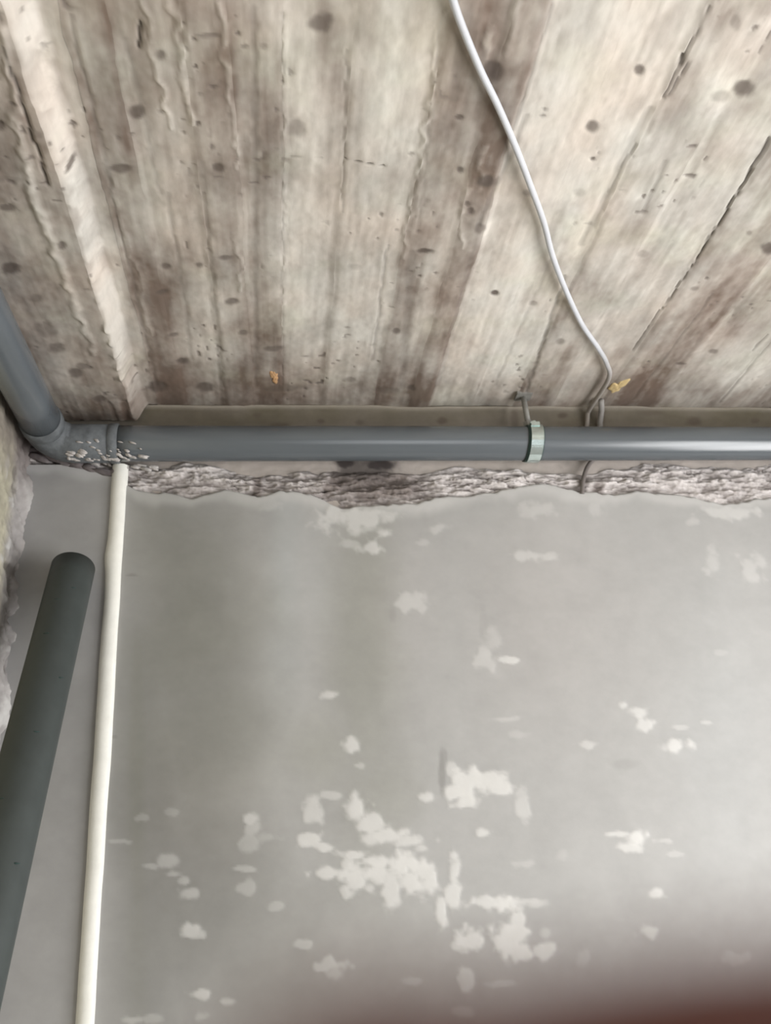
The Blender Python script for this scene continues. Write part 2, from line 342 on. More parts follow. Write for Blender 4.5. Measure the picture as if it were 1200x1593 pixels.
# ------------------------------------------------------------------ back wall
bm = bmesh.new(); box(bm, (LEFT_X - 0.2, WALL_Y + 0.05, FLOOR_Z), (RIGHT_X + 0.2, WALL_Y + 0.25, CEIL_Z + 0.2))
wall_back = struct(bm_obj('wall_back', bm, M_ROOM, smooth=False))

def px_curve(pts):
    """polyline given on the picture -> z of the wall as a function of x"""
    W = [on_wall(*p) for p in pts]; xs_ = [w[0] for w in W]; zs_ = [w[2] for w in W]
    return lambda x: np.interp(x, xs_, zs_)
top_edge = px_curve([(0, 700), (60, 712), (110, 708), (180, 720), (210, 724), (300, 722), (400, 738), (520, 732), (620, 738), (700, 728), (800, 730), (900, 738), (1000, 722), (1100, 726), (1200, 722), (1400, 722)])
bot_edge = px_curve([(0, 708), (60, 722), (110, 726), (180, 742), (207, 762), (250, 768), (300, 776), (350, 764), (400, 774), (440, 768), (500, 778), (530, 790), (600, 792), (640, 790), (670, 778), (760, 768),
                     (830, 758), (880, 762), (930, 772), (1000, 768), (1060, 774), (1120, 790), (1160, 784), (1200, 776), (1400, 780)])

# raw concrete head of the wall, behind and above the pipe
xs = axis(LEFT_X - 0.01, RIGHT_X + 0.01, LEFT_X - 0.01, 1.12, 0.003, 0.03); zs = np.arange(0.56, CEIL_Z + 0.012, 0.0026)
Xg, Zg = np.meshgrid(xs, zs, indexing='ij')
blot = fbm(Xg * 9, Zg * 14, 141, 5); fine = fbm(Xg * 60, Zg * 120, 151, 3); hor = fbm(Xg * 4, Zg * 120, 161, 3)
HOLE_SHADE = [(538, 720, 16, 10, 1), (592, 722, 24, 11, 1), (568, 734, 46, 20, .8), (505, 742, 20, 8, .4)]
hole_shade = blob_field(Xg, Zg, HOLE_SHADE, on_wall, .4, .4, 6, 70.)
STREAK_SHADOW = [(800, 650, 6, 20, .6), (935, 650, 6, 24, .9), (900, 662, 26, 8, .3), (1080, 656, 10, 7, .8), (1010, 640, 18, 6, .5), (688, 654, 7, 5, .9), (875, 646, 8, 4, 1), (500, 655, 5, 3, .8), (435, 661, 12, 3, .7),
          (400, 645, 8, 4, .5), (560, 657, 7, 4, .6), (310, 640, 60, 12, .25), (1175, 655, 7, 4, .6)]
sk = blob_field(Xg, Zg, STREAK_SHADOW, on_wall, .5, .4, 7, 60.)
strip_shade = sstep(0.735, 0.80, Zg)
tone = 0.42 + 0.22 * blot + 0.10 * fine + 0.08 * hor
C = mix((0.47, 0.42, 0.385), (0.165, 0.145, 0.105), np.clip(strip_shade * 0.9 + 0.3 * blot, 0, 1)) * (0.82 + 0.4 * tone[..., None])  # strip above the pipe coloured darker, standing in for the pipe's shade
C = mix(C, (0.12, 0.095, 0.075), np.clip(sk, 0, 1) * 0.8)  # dark marks plus the hanger rod's shadow, both painted in
C = mix(C, (0.06, 0.05, 0.048), np.clip(hole_shade, 0, 1))  # cavity's shade painted dark here; the surface has no recess
yy = WALL_Y - 0.001 * blot - 0.0008 * fine
# lip of cement paste right under the ceiling
lip = np.exp(-((Zg - 0.8215 + 0.002 * noise2(Xg * 8, Zg * 0, 33)) / 0.0032) ** 2)
yy = yy - 0.009 * lip * (0.8 + 0.3 * noise2(Xg * 22, Zg * 0, 34))
C = mix(C, (0.52, 0.47, 0.40), 0.55 * lip)
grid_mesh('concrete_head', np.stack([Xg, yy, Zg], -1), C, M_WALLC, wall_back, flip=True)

# smooth plaster coat
SPL = [(560, 812, 48, 22, .75), (520, 800, 14, 10, .7), (600, 805, 24, 12, .55), (572, 857, 20, 9, .75), (545, 850, 14, 6, .4), (828, 868, 26, 8, .5), (640, 938, 18, 14, .45), (655, 952, 8, 10, .4), (512, 1084, 11, 6, .7), (545, 1162, 14, 10, .8),
       (555, 1192, 8, 4, .4), (790, 1030, 14, 5, .8), (755, 1030, 14, 18, .4), (985, 1108, 16, 9, .75), (968, 1098, 8, 8, .7), (1000, 1132, 14, 9, .7), (1046, 1162, 20, 9, .85), (1095, 1126, 9, 3, .5), (1050, 1133, 12, 3, .4), (910, 1160, 12, 6, .55),
       (1105, 878, 12, 20, .35), (1165, 890, 18, 22, .4), (485, 1262, 12, 18, .7), (520, 1238, 14, 5, .5), (556, 1258, 16, 20, .95), (580, 1282, 22, 14, .9), (603, 1300, 26, 12, .9), (640, 1310, 24, 8, .75), (575, 1306, 14, 10, .8), (480, 1306, 22, 10, .95), (500, 1316, 14, 7, .9),
       (550, 1330, 22, 7, .9), (590, 1340, 34, 9, 1), (640, 1345, 34, 20, 1), (655, 1360, 22, 30, .95), (505, 1358, 20, 9, .9), (550, 1368, 24, 22, .95), (575, 1360, 22, 14, .95), (610, 1385, 12, 26, .9), (640, 1372, 26, 20, .95), (535, 1385, 10, 12, .8), (572, 1383, 8, 12, .7),
       (655, 1320, 14, 8, .6), (725, 1215, 24, 20, .95), (750, 1218, 34, 16, .9), (705, 1235, 14, 14, 1), (720, 1248, 20, 10, .9), (775, 1230, 14, 8, .9), (700, 1200, 9, 12, .6), (662, 1242, 14, 7, .8), (765, 1205, 22, 6, .5), (810, 1255, 10, 22, .45), (747, 1296, 12, 8, .8),
       (705, 1355, 9, 22, .8), (703, 1395, 10, 24, .85), (683, 1420, 10, 20, .85), (768, 1404, 50, 9, .85), (785, 1410, 24, 14, 1), (800, 1430, 14, 12, .9), (790, 1460, 26, 24, 1), (800, 1478, 22, 18, 1), (728, 1462, 20, 16, .95), (720, 1470, 26, 8, .7), (842, 1478, 14, 12, .9), (845, 1450, 9, 8, .4),
       (820, 1402, 22, 4, .6), (725, 1525, 12, 20, .7), (720, 1575, 15, 8, .4), (960, 1298, 24, 5, .8), (985, 1305, 16, 12, .95), (980, 1318, 14, 8, .8), (1025, 1309, 14, 3, .4), (1048, 1329, 10, 4, .35), (1017, 1390, 15, 9, .9), (1002, 1449, 12, 11, .75), (1140, 1488, 16, 9, .45),
       (905, 1490, 9, 12, .3), (295, 1447, 17, 13, .85), (305, 1452, 14, 8, .7), (290, 1390, 15, 9, .6), (288, 1371, 8, 6, .5), (260, 1340, 16, 10, .5), (235, 1347, 16, 4, .4), (270, 1360, 10, 4, .45), (388, 1275, 12, 9, .75), (392, 1290, 14, 10, .5), (390, 1310, 12, 12, .4), (382, 1352, 20, 4, .5),
       (385, 1378, 12, 10, .4), (430, 1410, 10, 6, .4), (515, 1500, 22, 10, .65), (520, 1512, 12, 14, .5), (475, 1468, 14, 6, .5), (310, 1545, 14, 7, .8), (352, 1556, 11, 5, .6), (210, 1585, 12, 7, .5), (240, 1583, 14, 7, .35), (312, 1580, 10, 7, .4), (190, 1310, 14, 3, .35), (220, 1273, 10, 4, .3),
       (270, 1264, 10, 5, .25), (540, 1345, 10, 8, .8), (415, 1303, 20, 8, .25), (640, 1525, 14, 6, .4), (775, 1530, 20, 5, .4), (870, 1330, 10, 8, .2), (780, 1120, 20, 4, .3), (805, 1145, 12, 6, .25), (1115, 1018, 10, 4, .25),
       (830, 1405, 16, 5, .5), (815, 1345, 12, 7, .3), (765, 1000, 12, 16, .25), (680, 825, 14, 7, .35), (655, 848, 10, 6, .3), (1075, 815, 10, 6, .3), (420, 787, 20, 10, .3), (835, 795, 28, 12, .35), (1130, 800, 40, 10, .6), (925, 790, 10, 12, .3)]
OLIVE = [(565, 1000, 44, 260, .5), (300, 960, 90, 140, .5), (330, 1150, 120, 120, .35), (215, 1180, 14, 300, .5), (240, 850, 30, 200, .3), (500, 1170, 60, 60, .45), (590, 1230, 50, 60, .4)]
DARK_PLASTER = [(290, 1000, 100, 330, .85), (300, 1350, 120, 200, .75), (230, 1200, 60, 420, .9), (560, 1000, 48, 260, .30), (590, 1180, 60, 160, .22), (90, 1000, 90, 500, .55), (520, 1250, 90, 100, .25), (380, 1480, 160, 130, .55), (300, 850, 90, 80, .6), (600, 1480, 150, 120, .25)]
COOL = [(445, 880, 28, 120, .7), (440, 1020, 36, 80, .5), (1110, 930, 40, 60, .2), (1120, 1120, 60, 200, .3), (480, 900, 30, 80, .3)]
MAUVE = [(840, 950, 120, 160, .35), (300, 1260, 90, 120, .25), (560, 1500, 200, 80, .3), (640, 950, 60, 120, .2)]
GREY = [(686, 1200, 5, 32, .8), (690, 1180, 4, 14, .6), (500, 1390, 50, 20, .15), (970, 1190, 22, 8, .3), (205, 898, 9, 2, .9), (178, 1148, 8, 2, .9), (610, 958, 6, 12, .3), (750, 975, 6, 30, .2)]
xs = axis(LEFT_X - 0.01, RIGHT_X + 0.01, LEFT_X - 0.01, 1.05, 0.0028, 0.03); zs = axis(FLOOR_Z - 0.01, 0.70, -0.32, 0.70, 0.0028, 0.04)
Xg, Zg = np.meshgrid(xs, zs, indexing='ij')
rag = bot_edge(Xg) + 0.005 * noise2(Xg * 26, Xg * 0 + 2, 201) + 0.002 * noise2(Xg * 90, Xg * 0 + 3, 202)
blot = fbm(Xg * 6, Zg * 4, 211, 5); fine = fbm(Xg * 70, Zg * 110, 221, 3); vert = fbm(Xg * 7, Zg * 1.2, 231, 3); trow = fbm(Xg * 12, Zg * 30, 241, 4)
base = np.full(Xg.shape + (3,), 1.0) * np.array([0.392, 0.386, 0.376])
C = base * (1 + 0.07 * blot + 0.03 * fine + 0.05 * vert + 0.03 * trow)[..., None]
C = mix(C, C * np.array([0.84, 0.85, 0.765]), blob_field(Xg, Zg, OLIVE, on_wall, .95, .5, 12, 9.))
C = mix(C, C * np.array([1.0, 1.04, 1.06]), blob_field(Xg, Zg, COOL, on_wall, .8, .3, 13, 8.))
C = mix(C, C * np.array([1.02, 0.97, 0.96]), blob_field(Xg, Zg, MAUVE, on_wall, .8, .3, 14, 8.))
C = mix(C, C * np.array([0.77, 0.77, 0.74]), blob_field(Xg, Zg, DARK_PLASTER, on_wall, .85, .45, 19, 8.))      # darker plaster, strongest at the left
spl = blob_field(Xg, Zg, SPL, on_wall, .42, .95, 15, 62.)
# pale skim right under the broken edge
d = rag - Zg
skim = (1 - sstep(0.006, 0.03, d + 0.014 * fbm(Xg * 14, Zg * 14, 251, 3))) * 0.45
C = mix(C, (0.63, 0.62, 0.60), np.clip(np.maximum(spl * 1.0, skim), 0, 1))
C = mix(C, C * 0.80, blob_field(Xg, Zg, DARK_PLASTER, on_wall, .85, .45, 19, 8.))
C = mix(C, (0.20, 0.195, 0.18), np.clip(blob_field(Xg, Zg, GREY, on_wall, .5, .4, 16, 70.), 0, 1) * 0.6)
left_side = 1 - sstep(-0.290, -0.286, Xg)
C = mix(C, C * np.array([1.0, 1.0, 1.02]), left_side)
thick = 0.012 + 0.0012 * blot + 0.0006 * trow + 0.0008 * np.clip(spl, 0, 1)
sink = sstep(-0.0045, 0.0015, d)                       # broken upper edge of the coat
yy = WALL_Y + 0.006 - (thick + 0.006) * sink
C = mix(C, (0.46, 0.44, 0.41), 1 - sink)
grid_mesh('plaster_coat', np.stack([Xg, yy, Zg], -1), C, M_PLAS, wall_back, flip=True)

# band of broken mortar between the coat and the bare concrete
n_v = 44; xs = axis(-0.43, RIGHT_X, -0.43, 1.08, 0.0017, 0.02)
Xg, T = np.meshgrid(xs, np.linspace(0, 1, n_v), indexing='ij')
zt = top_edge(Xg) + 0.006 * noise2(Xg * 18, Xg * 0, 301) + 0.003 * noise2(Xg * 60, Xg * 0, 302); zb = bot_edge(Xg) - 0.004
Zg = zb + (zt - zb) * T
l1 = fbm(Xg * 26 + Zg * 16, Zg * 115, 311, 4, .62); l2 = fbm(Xg * 62, Zg * 260, 321, 3, .6); ridge = 1 - 2 * np.abs(fbm(Xg * 30 - Zg * 30, Zg * 80, 331, 3))
env = np.sin(np.pi * np.clip(T, 0, 1)) ** 0.45
crev = sstep(0.80, 0.97, 1 - np.abs(fbm(Xg * 22 + Zg * 14, Zg * 120, 341, 3, .6)) * 2.2) * sstep(-0.1, 0.35, fbm(Xg * 14, Zg * 30, 351, 2))
H = 0.0055 - 0.003 * crev + 0.0125 * l1 + 0.0045 * l2 + 0.004 * ridge
hole_shade = blob_field(Xg, Zg, [(540, 722, 16, 12, 1), (592, 724, 26, 13, 1), (566, 738, 40, 16, .65)], on_wall, .4, .4, 6, 70.)
H = np.maximum(H, 0.0015)
yy = WALL_Y + 0.003 - (H + 0.003) * env
dirt = blob_field(Xg, Zg, [(572, 750, 75, 34, 1.0), (500, 768, 80, 16, .4), (540, 772, 40, 12, .6), (400, 755, 10, 28, .8), (905, 745, 8, 26, .6), (928, 765, 8, 14, .7), (640, 765, 40, 10, .4), (300, 768, 60, 8, .3), (440, 745, 60, 20, .25)], on_wall, .6, .5, 18, 60.)
tone = np.clip(0.62 + 0.85 * l1 + 0.55 * l2, 0, 1)
C = mix((0.20, 0.175, 0.165), (0.64, 0.60, 0.585), tone)
C = mix(C, (0.12, 0.10, 0.095), 0.75 * crev)
C = mix(C, C * np.array([0.42, 0.39, 0.375]), np.clip(dirt * 1.3, 0, 1))
C = mix(C, (0.055, 0.045, 0.042), np.clip(hole_shade, 0, 1) * 0.95)  # same cavity shade, painted onto the mortar in colour
band = grid_mesh('broken_mortar', np.stack([Xg, yy, Zg], -1), C, M_MORT, wall_back, flip=True)

# ------------------------------------------------------------------ left wall (rough, yellowish render with a grey skim near the corner)
bm = bmesh.new(); box(bm, (LEFT_X - 0.25, REAR_Y - 0.2, FLOOR_Z), (LEFT_X - 0.05, WALL_Y + 0.25, CEIL_Z + 0.2))
wall_left = struct(bm_obj('wall_left', bm, M_ROOM, smooth=False))
ys2 = axis(REAR_Y, WALL_Y + 0.01, 0.9, WALL_Y + 0.01, 0.0035, 0.06); zs = axis(FLOOR_Z - 0.01, CEIL_Z + 0.01, 0.0, CEIL_Z + 0.01, 0.0035, 0.05)
Yg, Zg = np.meshgrid(ys2, zs, indexing='ij')
blot = fbm(Yg * 14, Zg * 10, 401, 5); fine = fbm(Yg * 90, Zg * 90, 411, 3); lump = fbm(Yg * 30, Zg * 38, 421, 4)
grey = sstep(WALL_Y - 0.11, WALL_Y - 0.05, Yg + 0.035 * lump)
C = mix((0.46, 0.43, 0.33), (0.34, 0.32, 0.31), grey) * (1 + 0.30 * blot + 0.22 * fine)[..., None]
C = mix(C, (0.56, 0.55, 0.53), 0.7 * sstep(0.25, 0.5, lump) * sstep(WALL_Y - 0.2, WALL_Y - 0.05, Yg))
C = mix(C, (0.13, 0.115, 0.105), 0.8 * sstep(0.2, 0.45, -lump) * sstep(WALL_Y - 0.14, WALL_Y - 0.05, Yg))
C = mix(C, (0.16, 0.13, 0.12), 0.75 * sstep(0.60, 0.72, Zg + 0.03 * lump) * sstep(1.2, 1.35, Yg) * (1 - sstep(0.78, 0.8, Zg)))  # dark patch painted on the render as the side pipe's shadow
xx = LEFT_X - 0.004 + 0.006 * lump + 0.002 * fine + 0.012 * sstep(WALL_Y - 0.07, WALL_Y, Yg) * (0.5 + lump)
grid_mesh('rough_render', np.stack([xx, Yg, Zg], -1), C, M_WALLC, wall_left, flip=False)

# ------------------------------------------------------------------ rest of the room
bm = bmesh.new(); box(bm, (LEFT_X - 0.25, REAR_Y - 0.25, FLOOR_Z - 0.15), (RIGHT_X + 0.25, WALL_Y + 0.25, FLOOR_Z))
struct(bm_obj('floor', bm, M_FLOOR, smooth=False))
y0, y1, z0, z1 = WIN
bm = bmesh.new()
box(bm, (RIGHT_X, REAR_Y, FLOOR_Z), (RIGHT_X + 0.2, y0, CEIL_Z)); box(bm, (RIGHT_X, y1, FLOOR_Z), (RIGHT_X + 0.2, WALL_Y + 0.2, CEIL_Z))
box(bm, (RIGHT_X, y0, FLOOR_Z), (RIGHT_X + 0.2, y1, z0)); box(bm, (RIGHT_X, y0, z1), (RIGHT_X + 0.2, y1, CEIL_Z))
struct(bm_obj('wall_right', bm, M_ROOM, smooth=False))
bm = bmesh.new()
for a, b in (((y0, z0), (y0 + .05, z1)), ((y1 - .05, z0), (y1, z1)), ((y0, z0), (y1, z0 + .05)), ((y0, z1 - .05), (y1, z1)), (((y0 + y1) / 2 - .03, z0), ((y0 + y1) / 2 + .03, z1))):
    box(bm, (RIGHT_X + 0.03, a[0], a[1]), (RIGHT_X + 0.08, b[0], b[1]))
struct(bm_obj('window_1', bm, M_FRAME, smooth=False))
bm = bmesh.new()
box(bm, (LEFT_X - 0.2, REAR_Y - 0.2, FLOOR_Z), (0.4, REAR_Y, CEIL_Z)); box(bm, (1.4, REAR_Y - 0.2, FLOOR_Z), (RIGHT_X + 0.2, REAR_Y, CEIL_Z)); box(bm, (0.4, REAR_Y - 0.2, 0.5), (1.4, REAR_Y, CEIL_Z))
struct(bm_obj('wall_rear', bm, M_ROOM, smooth=False))

# ------------------------------------------------------------------ white corner bead
prof = [(-0.0135, 0.004), (-0.0125, -0.004), (-0.008, -0.0090), (0.0, -0.0105), (0.008, -0.0090), (0.0125, -0.004), (0.0135, 0.004)]
zb_ = np.linspace(FLOOR_Z + 0.001, float(on_wall(193, 729)[2]), 260)
P = np.zeros((len(prof), len(zb_), 3)); bx_ = -0.2762
for i, (px_, py_) in enumerate(prof):
    w = 1 + 0.07 * noise2(zb_ * 9, zb_ * 0 + i * .3, 501) + 0.25 * np.exp(-((zb_ - on_wall(170, 870)[2]) / 0.02) ** 2) * (px_ < 0)
    P[i, :, 0] = bx_ + px_ * w + 0.0006 * noise2(zb_ * 20, zb_ * 0, 502); P[i, :, 1] = WALL_Y - 0.0115 + py_; P[i, :, 2] = zb_
bead = struct(grid_mesh('trim_1', P, None, M_BEAD, None, flip=True))
bead['label'] = 'pale vertical plaster bead strip on the back wall'

# ------------------------------------------------------------------ pipes
PR = 0.0315; PY = WALL_Y - 0.006 - PR - 0.006
pz = float((ray(600, 690) * (PY / ray(600, 690)[1]))[2])
px_l = float((ray(182, 690) * (PY / ray(182, 690)[1]))[0])
bm = bmesh.new()
N = 60
tube(bm, [(px_l + (RIGHT_X - 0.001 - px_l) * k / N, PY, pz) for k in range(N + 1)], PR, 48)
hp = bm_obj('horizontal_drain_pipe', bm, M_PIPE)
tag(hp, 'long grey plastic pipe running horizontally along the top of the wall under the ceiling', 'pipe')

# pipe running towards the viewer along the left wall
LPX, LPZ, LPR = -0.3925, pz + 0.012, 0.0325
bend = 0.038
bm = bmesh.new()
tube(bm, [(LPX, PY - bend - 0.010 - (PY - bend - 0.010 - REAR_Y - 0.001) * k / 40, LPZ + 0.006 * k / 40) for k in range(41)], LPR, 48)
lp = bm_obj('side_drain_pipe', bm, M_PIPE)
tag(lp, 'blue-grey plastic pipe in the upper left corner running along the left wall', 'pipe')

# elbow joining the two
pts = [(px_l + 0.012, PY, pz), (px_l, PY, pz), (px_l - 0.03, PY, pz)]
c = (LPX + bend, PY - bend)
a0x = LPX + bend
pts = [(px_l - 0.001, PY, pz), (a0x + 0.004, PY, pz)]
for k in range(1, 10):
    a = math.radians(90 + 90 * k / 9); pts.append((c[0] + bend * math.cos(a), c[1] + bend * math.sin(a), pz + 0.012 * k / 9))
pts.append((LPX, PY - bend - 0.02, LPZ))
bm = bmesh.new(); tube(bm, pts, 0.0335, 40)
elbow = bm_obj('pipe_elbow', bm, M_ELB)
tag(elbow, 'grey plastic elbow with crusted mortar joining the two pipes in the corner', 'pipe fitting')
bm = bmesh.new()
tube(bm, [(px_l - 0.012, PY, pz), (px_l - 0.010, PY, pz), (px_l + 0.003, PY, pz), (px_l + 0.005, PY, pz)], [0.0338, 0.0352, 0.0352, 0.0318], 40, cap=False)
bm_obj('socket_collar', bm, M_ELB, elbow)
bm = bmesh.new()
yb = PY - bend - 0.016
tube(bm, [(LPX, yb + 0.012, LPZ), (LPX, yb + 0.010, LPZ), (LPX, yb - 0.010, LPZ), (LPX, yb - 0.012, LPZ)], [0.0338, 0.0355, 0.0355, 0.0328], 40, cap=False)
bm_obj('socket_collar', bm, M_ELB, elbow)

# mortar splashes stuck round the elbow
rs = np.random.RandomState(5)
def lumps(name, spots, m, parent=None):
    bm = bmesh.new()
    for (x, y, z, r) in spots:
        g = bmesh.ops.create_icosphere(bm, subdivisions=2, radius=1)
        ph = rs.uniform(0, 6, 3); sc = rs.uniform(0.6, 1.3, 3)
        for v in g['verts']:
            n = 1 + 0.25 * math.sin(3 * v.co.x + ph[0]) * math.cos(4 * v.co.z + ph[1]) + 0.15 * math.sin(7 * v.co.y + ph[2])
            v.co = Vector((x + v.co.x * r * sc[0] * n * 1.9, y + v.co.y * r * sc[1] * n * .8, z + v.co.z * r * sc[2] * n * .8 - v.co.x * r * .6))
    o = bm_obj(name, bm, m, parent); return o
M_LUMP = mat('pale_mortar', (0.50, 0.47, 0.45), rough=0.95, noise=0.3, nscale=90, bump=0.6)
M_LUMPD = mat('dark_mortar', (0.16, 0.14, 0.14), rough=0.95, noise=0.3, nscale=90, bump=0.6)
sp = []
for k in range(54):
    a_ = math.radians(rs.uniform(226, 262) if k % 7 else rs.uniform(195, 226)); x_ = rs.uniform(LPX + 0.035, px_l + 0.055 - 0.03 * (k % 3 == 0)); r = rs.uniform(.0016, .0042)
    sp.append((x_, PY + 0.034 * math.cos(a_), pz + 0.034 * math.sin(a_), r))
for k in range(26):
    x = rs.uniform(105, 240); p = on_wall(x, 716 + (x - 110) * 0.09 + rs.uniform(-3, 5), WALL_Y - 0.012); sp.append((p[0], p[1], p[2], rs.uniform(.003, .006)))
ml = lumps('mortar_splashes', sp, M_LUMP, elbow); ml['kind'] = 'stuff'
sp = []
for (x, y, r) in [(60, 712, .011), (80, 710, .012), (100, 708, .012), (118, 722, .010), (140, 728, .010), (160, 734, .010), (178, 736, .009), (50, 700, .010), (40, 690, .010), (98, 716, .010)]:
    p = on_wall(x, y, WALL_Y - 0.012); sp.append((max(p[0], LEFT_X + 0.002), p[1], p[2], r))
ml2 = lumps('mortar_bed', sp, M_LUMPD, wall_back); ml2['kind'] = 'stuff'

# leaning pipe coming out of the wall at the lower left
R3 = 0.0345; a = math.radians(28.0)
e0 = np.array([-0.3350, WALL_Y - 0.0128 - R3 * math.cos(a), 0.500]); dr = np.array([0, -math.sin(a), -math.cos(a)])
L = (0.500 - FLOOR_Z - 0.03) / math.cos(a)
bm = bmesh.new(); tube(bm, [tuple(e0 + dr * L * k / 60) for k in range(61)], R3, 48)
for v in bm.verts:      # the lower end stands on the floor
    if (np.array(v.co) - e0).dot(dr) > L - 0.001: v.co += Vector(dr) * ((v.co.z - FLOOR_Z) / math.cos(a))
op = bm_obj('leaning_waste_pipe', bm, M_PIPE2)
tag(op, 'dark grey pipe slanting out of the wall at lower left beside the white strip', 'pipe')
bm = bmesh.new()
for (x, y) in [(112, 914), (74, 985), (92, 1054), (54, 1138), (5, 1242), (23, 1343), (90, 932)]:
    r = ray(x, y); best = None
    for k in range(2000):           # nearest point of the sight line to the pipe skin
        t = 0.0005 + k * 0.0000006
        p = r * t; q = p - e0; dd = q - dr * q.dot(dr)
        if np.linalg.norm(dd) <= R3: best = p; break
    if best is not None:
        tube(bm, [best + np.array([-0.006, 0.0006, 0]), best, best + np.array([0.006, 0.0006, -0.0005])], [0.0006, 0.0011, 0.0006], 8)
if len(bm.verts): o = bm_obj('scratch_marks', bm, M_RUBBER, op); o['kind'] = 'stuff'
else: bm.free()

# ------------------------------------------------------------------ pipe clamp with its hanger
CXW = float((ray(838, 690) * ((PY - PR) / ray(838, 690)[1]))[0])
clamp = bpy.data.objects.new('pipe_clamp', None); link(clamp); clamp.location = (CXW, PY, CEIL_Z)
tag(clamp, 'shiny zinc pipe clamp with green-tinted rim hanging the horizontal pipe from the ceiling', 'clamp')
def local(bm):
    for v in bm.verts: v.co -= Vector((CXW, PY, CEIL_Z))
def ring(bm, x0, x1, r0, r1, a0=0.0, a1=2 * math.pi, n=48):
    prof_ = [(x0, r0), (x0, r1), (x1, r1), (x1, r0)]; rows = []
    for k in range(n + 1):
        a_ = a0 + (a1 - a0) * k / n
        rows.append([bm.verts.new((x + 0.0035 * math.cos(a_), PY + r * math.sin(a_), pz + r * math.cos(a_))) for x, r in prof_])
    for p, q in zip(rows, rows[1:]):
        for j in range(4):
            bm.faces.new((p[j], p[(j + 1) % 4], q[(j + 1) % 4], q[j]))
bm = bmesh.new(); ring(bm, CXW - 0.0155, CXW + 0.0135, PR + 0.0001, PR + 0.0022); local(bm); bm_obj('rubber_liner', bm, M_RUBBER, clamp)
bm = bmesh.new(); ring(bm, CXW - 0.0110, CXW + 0.0115, PR + 0.0018, PR + 0.0042); local(bm); bm_obj('clamp_band', bm, M_ZINC, clamp, smooth=False)
bm = bmesh.new()
box(bm, (CXW - 0.009, PY - 0.028, pz + 0.0275), (CXW + 0.009, PY - 0.010, pz + 0.0300)); box(bm, (CXW - 0.008, PY - 0.030, pz + 0.0215), (CXW + 0.008, PY - 0.028, pz + 0.0295))
local(bm); bm_obj('clamp_lug', bm, M_ZINC, clamp, smooth=False)
bm = bmesh.new(); tube(bm, [(CXW, PY - 0.022, pz + 0.0285), (CXW, PY - 0.022, pz + 0.034)], 0.0042, 6); local(bm); bm_obj('bolt', bm, M_ZINC, clamp, smooth=False)
bm = bmesh.new(); tube(bm, [(CXW - 0.004, PY, pz + PR + 0.003), (CXW - 0.008, PY - 0.001, CEIL_Z + 0.004)], 0.0052, 16); local(bm); bm_obj('hanger_rod', bm, M_ROD, clamp)
bm = bmesh.new(); tube(bm, [(CXW - 0.004, PY, pz + PR + 0.003), (CXW - 0.004, PY, pz + PR + 0.012)], 0.0095, 6); local(bm); bm_obj('hex_nut', bm, M_ROD, clamp, smooth=False)
bm = bmesh.new(); box(bm, (CXW - 0.022, PY - 0.014, CEIL_Z - 0.0045), (CXW + 0.007, PY + 0.012, CEIL_Z + 0.002)); local(bm); bm_obj('ceiling_plate', bm, M_ROD, clamp, smooth=False)

# ------------------------------------------------------------------ cable on the ceiling
def cpt(px, py, dz): return on_ceiling(px, py, CEIL_Z - dz)
path = [cpt(690, -60, .012), cpt(705, 0, .011), cpt(722, 48, .010), cpt(748, 110, .011), cpt(775, 165, .011), cpt(803, 230, .011), cpt(826, 290, .011), cpt(846, 345, .010),
        cpt(860, 398, .010), cpt(882, 455, .010), (cpt(906, 505, .009)), cpt(930, 540, .009), cpt(944, 565, .009), cpt(947, 590, .010)]
e = path[-1]
path += [np.array([e[0] - 0.002, WALL_Y - 0.020, CEIL_Z - 0.014]), np.array([e[0] - 0.006, WALL_Y - 0.009, CEIL_Z - 0.03]), np.array([e[0] - 0.010, WALL_Y - 0.0065, CEIL_Z - 0.075]),
         on_wall(938, 700, WALL_Y - 0.008), on_wall(917, 722, WALL_Y - 0.010), on_wall(908, 745, WALL_Y - 0.016), on_wall(906, 768, WALL_Y - 0.014)]
first = path[0]; dd = path[0] - path[3]; dd[2] = 0; dd = dd / np.linalg.norm(dd)
path = [np.array([first[0] - 0.34, REAR_Y + 0.003, CEIL_Z - 0.011]), np.array([first[0] - 0.30, -0.6, CEIL_Z - 0.012]), first + dd * 0.45, first + dd * 0.15] + path
cp = catmull(path, 12)
bm = bmesh.new(); tube(bm, [tuple(p) for p in cp], 0.0042, 12)
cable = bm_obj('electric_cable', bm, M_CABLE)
me = cable.data; co = np.zeros(len(me.vertices) * 3, np.float32); me.vertices.foreach_get('co', co); co = co.reshape(-1, 3)
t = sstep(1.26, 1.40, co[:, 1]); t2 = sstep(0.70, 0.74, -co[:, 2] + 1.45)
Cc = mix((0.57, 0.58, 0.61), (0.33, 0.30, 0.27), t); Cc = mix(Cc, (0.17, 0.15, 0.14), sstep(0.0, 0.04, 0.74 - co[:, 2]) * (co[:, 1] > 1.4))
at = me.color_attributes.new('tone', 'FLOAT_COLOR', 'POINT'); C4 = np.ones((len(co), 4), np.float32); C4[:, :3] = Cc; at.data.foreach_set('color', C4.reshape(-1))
tag(cable, 'thin white electric cable snaking across the ceiling down behind the horizontal pipe', 'cable')
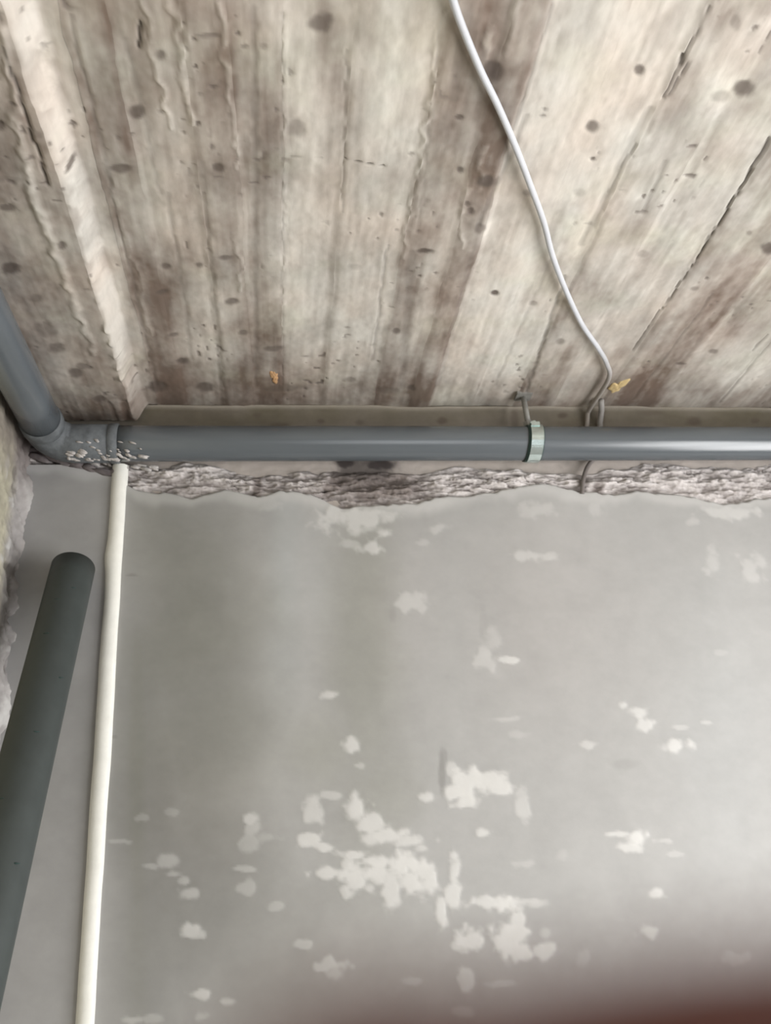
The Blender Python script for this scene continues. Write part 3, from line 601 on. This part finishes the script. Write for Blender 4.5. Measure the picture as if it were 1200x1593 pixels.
# grey sleeve beside the cable, dropping behind the pipe
bm = bmesh.new()
q0 = on_wall(930, 632, WALL_Y - 0.012)
tube(bm, [(e[0] + 0.012, WALL_Y - 0.045, CEIL_Z - 0.010), (q0[0] + 0.004, WALL_Y - 0.018, CEIL_Z - 0.017), (q0[0] + 0.0, WALL_Y - 0.011, CEIL_Z - 0.04), (q0[0] - 0.002, WALL_Y - 0.010, 0.735)], 0.0055, 12)
M_SLEEVE = mat('grey_sleeve', (0.30, 0.285, 0.27), rough=0.7, noise=0.1)
tag(bm_obj('cable_sleeve', bm, M_SLEEVE), 'short dusty grey sleeve where the white cable meets the wall', 'conduit')

# patches on the ceiling
def dab(name, px, py, r, m, seed, sx=1.0, sy=1.0, dz=0.001):
    global rs; rs = np.random.RandomState(seed)
    c_ = on_ceiling(px, py, CEIL_Z - dz); sp_ = []
    bm = bmesh.new(); g = bmesh.ops.create_icosphere(bm, subdivisions=4, radius=1); ph = rs.uniform(0, 6, 6)
    for v in g['verts']:
        an = math.atan2(v.co.y, v.co.x); q = 1 + .28 * math.sin(2 * an + ph[0]) + .2 * math.sin(3 * an + ph[1]) + .1 * math.sin(7 * an + ph[2])
        b = 1 + .25 * math.sin(9 * v.co.x + ph[3]) * math.cos(8 * v.co.y + ph[4])
        v.co = Vector((c_[0] + v.co.x * r * sx * q, c_[1] + v.co.y * r * sy * q, c_[2] + v.co.z * r * .22 * b))
    return bm_obj(name, bm, m)
tag(dab('foam_dab', 962, 600, 0.014, M_FOAM, 3, 1, 1.6), 'small ochre dab of foam on the ceiling beside the cable end', 'foam')
tag(dab('clay_dab', 427, 586, 0.008, M_ORANGE, 4, .9, 2.2), 'small orange dab stuck on the ceiling left of the middle', 'clay')

# ------------------------------------------------------------------ photographer's hand, one finger in front of the lens
def cw(x, y, z):      # millimetres right, down, forward of the lens
    return right * (x * 0.001) + down * (y * 0.001) + fwd * (z * 0.001)
V = []; R = []; E = []; ROOTS = []
def chain(pts):
    for k, (x, y, z, r) in enumerate(pts):
        V.append(cw(x, y, z)); R.append(r * 0.001)
        if k: E.append((len(V) - 2, len(V) - 1))
        else: ROOTS.append(len(V) - 1)
chain([(110, 92, -5, 15), (119, 122, -10, 19), (132, 166, -24, 21), (150, 230, -50, 26), (170, 320, -90, 31), (185, 400, -130, 32)])
chain([(128, 152, -20, 14), (116, 112, -8, 13), (104, 82, -1, 13), (92, 54, 4, 12), (78, 32, 14, 9.8), (54, 19, 25, 8.8), (29, 18.0, 24.5, 8.2), (6, 18.6, 24, 7.5), (-8, 21.2, 23, 5.6)])
chain([(128, 152, -20, 14), (117, 114, -9, 13), (102, 90, 1, 13), (88, 68, 7, 12), (72, 60, 20, 9.8), (48, 57, 26, 8.8), (24, 59, 22, 8.0), (8, 61, 16, 6.6)])
chain([(128, 152, -20, 14), (118, 116, -9, 13), (104, 98, 1, 12.5), (88, 84, 7, 11.5), (74, 81, 20, 9.2), (52, 79, 26, 8.4), (30, 80, 20, 7.6), (18, 81, 13, 6.2)])
chain([(128, 152, -20, 14), (118, 118, -9, 12), (106, 108, 0, 11.5), (92, 100, 6, 10.5), (78, 101, 16, 8.2), (60, 100, 20, 7.2), (44, 100, 15, 6.6), (34, 101, 9, 5.4)])
chain([(128, 152, -20, 14), (114, 106, -12, 13), (98, 84, -24, 12.5), (82, 68, -31, 11), (62, 54, -29, 9.8), (46, 45, -23, 7.6)])
me = bpy.data.meshes.new('hand'); me.from_pydata([tuple(v) for v in V], E, [])
hand = link(bpy.data.objects.new('hand', me)); me.materials.append(M_SKIN)
sm = hand.modifiers.new('skin', 'SKIN'); sm.use_smooth_shade = True
sv = me.skin_vertices[0].data
for i, r in enumerate(R):
    sv[i].radius = (r, r); sv[i].use_root = (i in ROOTS)
ss = hand.modifiers.new('subdivision', 'SUBSURF'); ss.levels = 2; ss.render_levels = 2
rm = hand.modifiers.new('one_surface', 'REMESH'); rm.mode = 'VOXEL'; rm.voxel_size = 0.0016; rm.use_smooth_shade = True
so = hand.modifiers.new('soften', 'SMOOTH'); so.factor = 0.5; so.iterations = 8
tag(hand, 'out of focus reddish fingertip intruding at the lower right edge of the view', 'hand')
bm = bmesh.new(); g = bmesh.ops.create_uvsphere(bm, u_segments=20, v_segments=12, radius=1)
ax = (cw(-8, 21.2, 23) - cw(6, 18.6, 24)).normalized(); nn = (fwd - ax * fwd.dot(ax)).normalized(); bb = ax.cross(nn)
cc = cw(0, 19.8, 23.7) + nn * 0.0055
for v in g['verts']: v.co = cc + ax * v.co.x * 0.006 + bb * v.co.y * 0.0048 + nn * v.co.z * 0.0014
bm_obj('fingernail', bm, M_NAIL, hand)
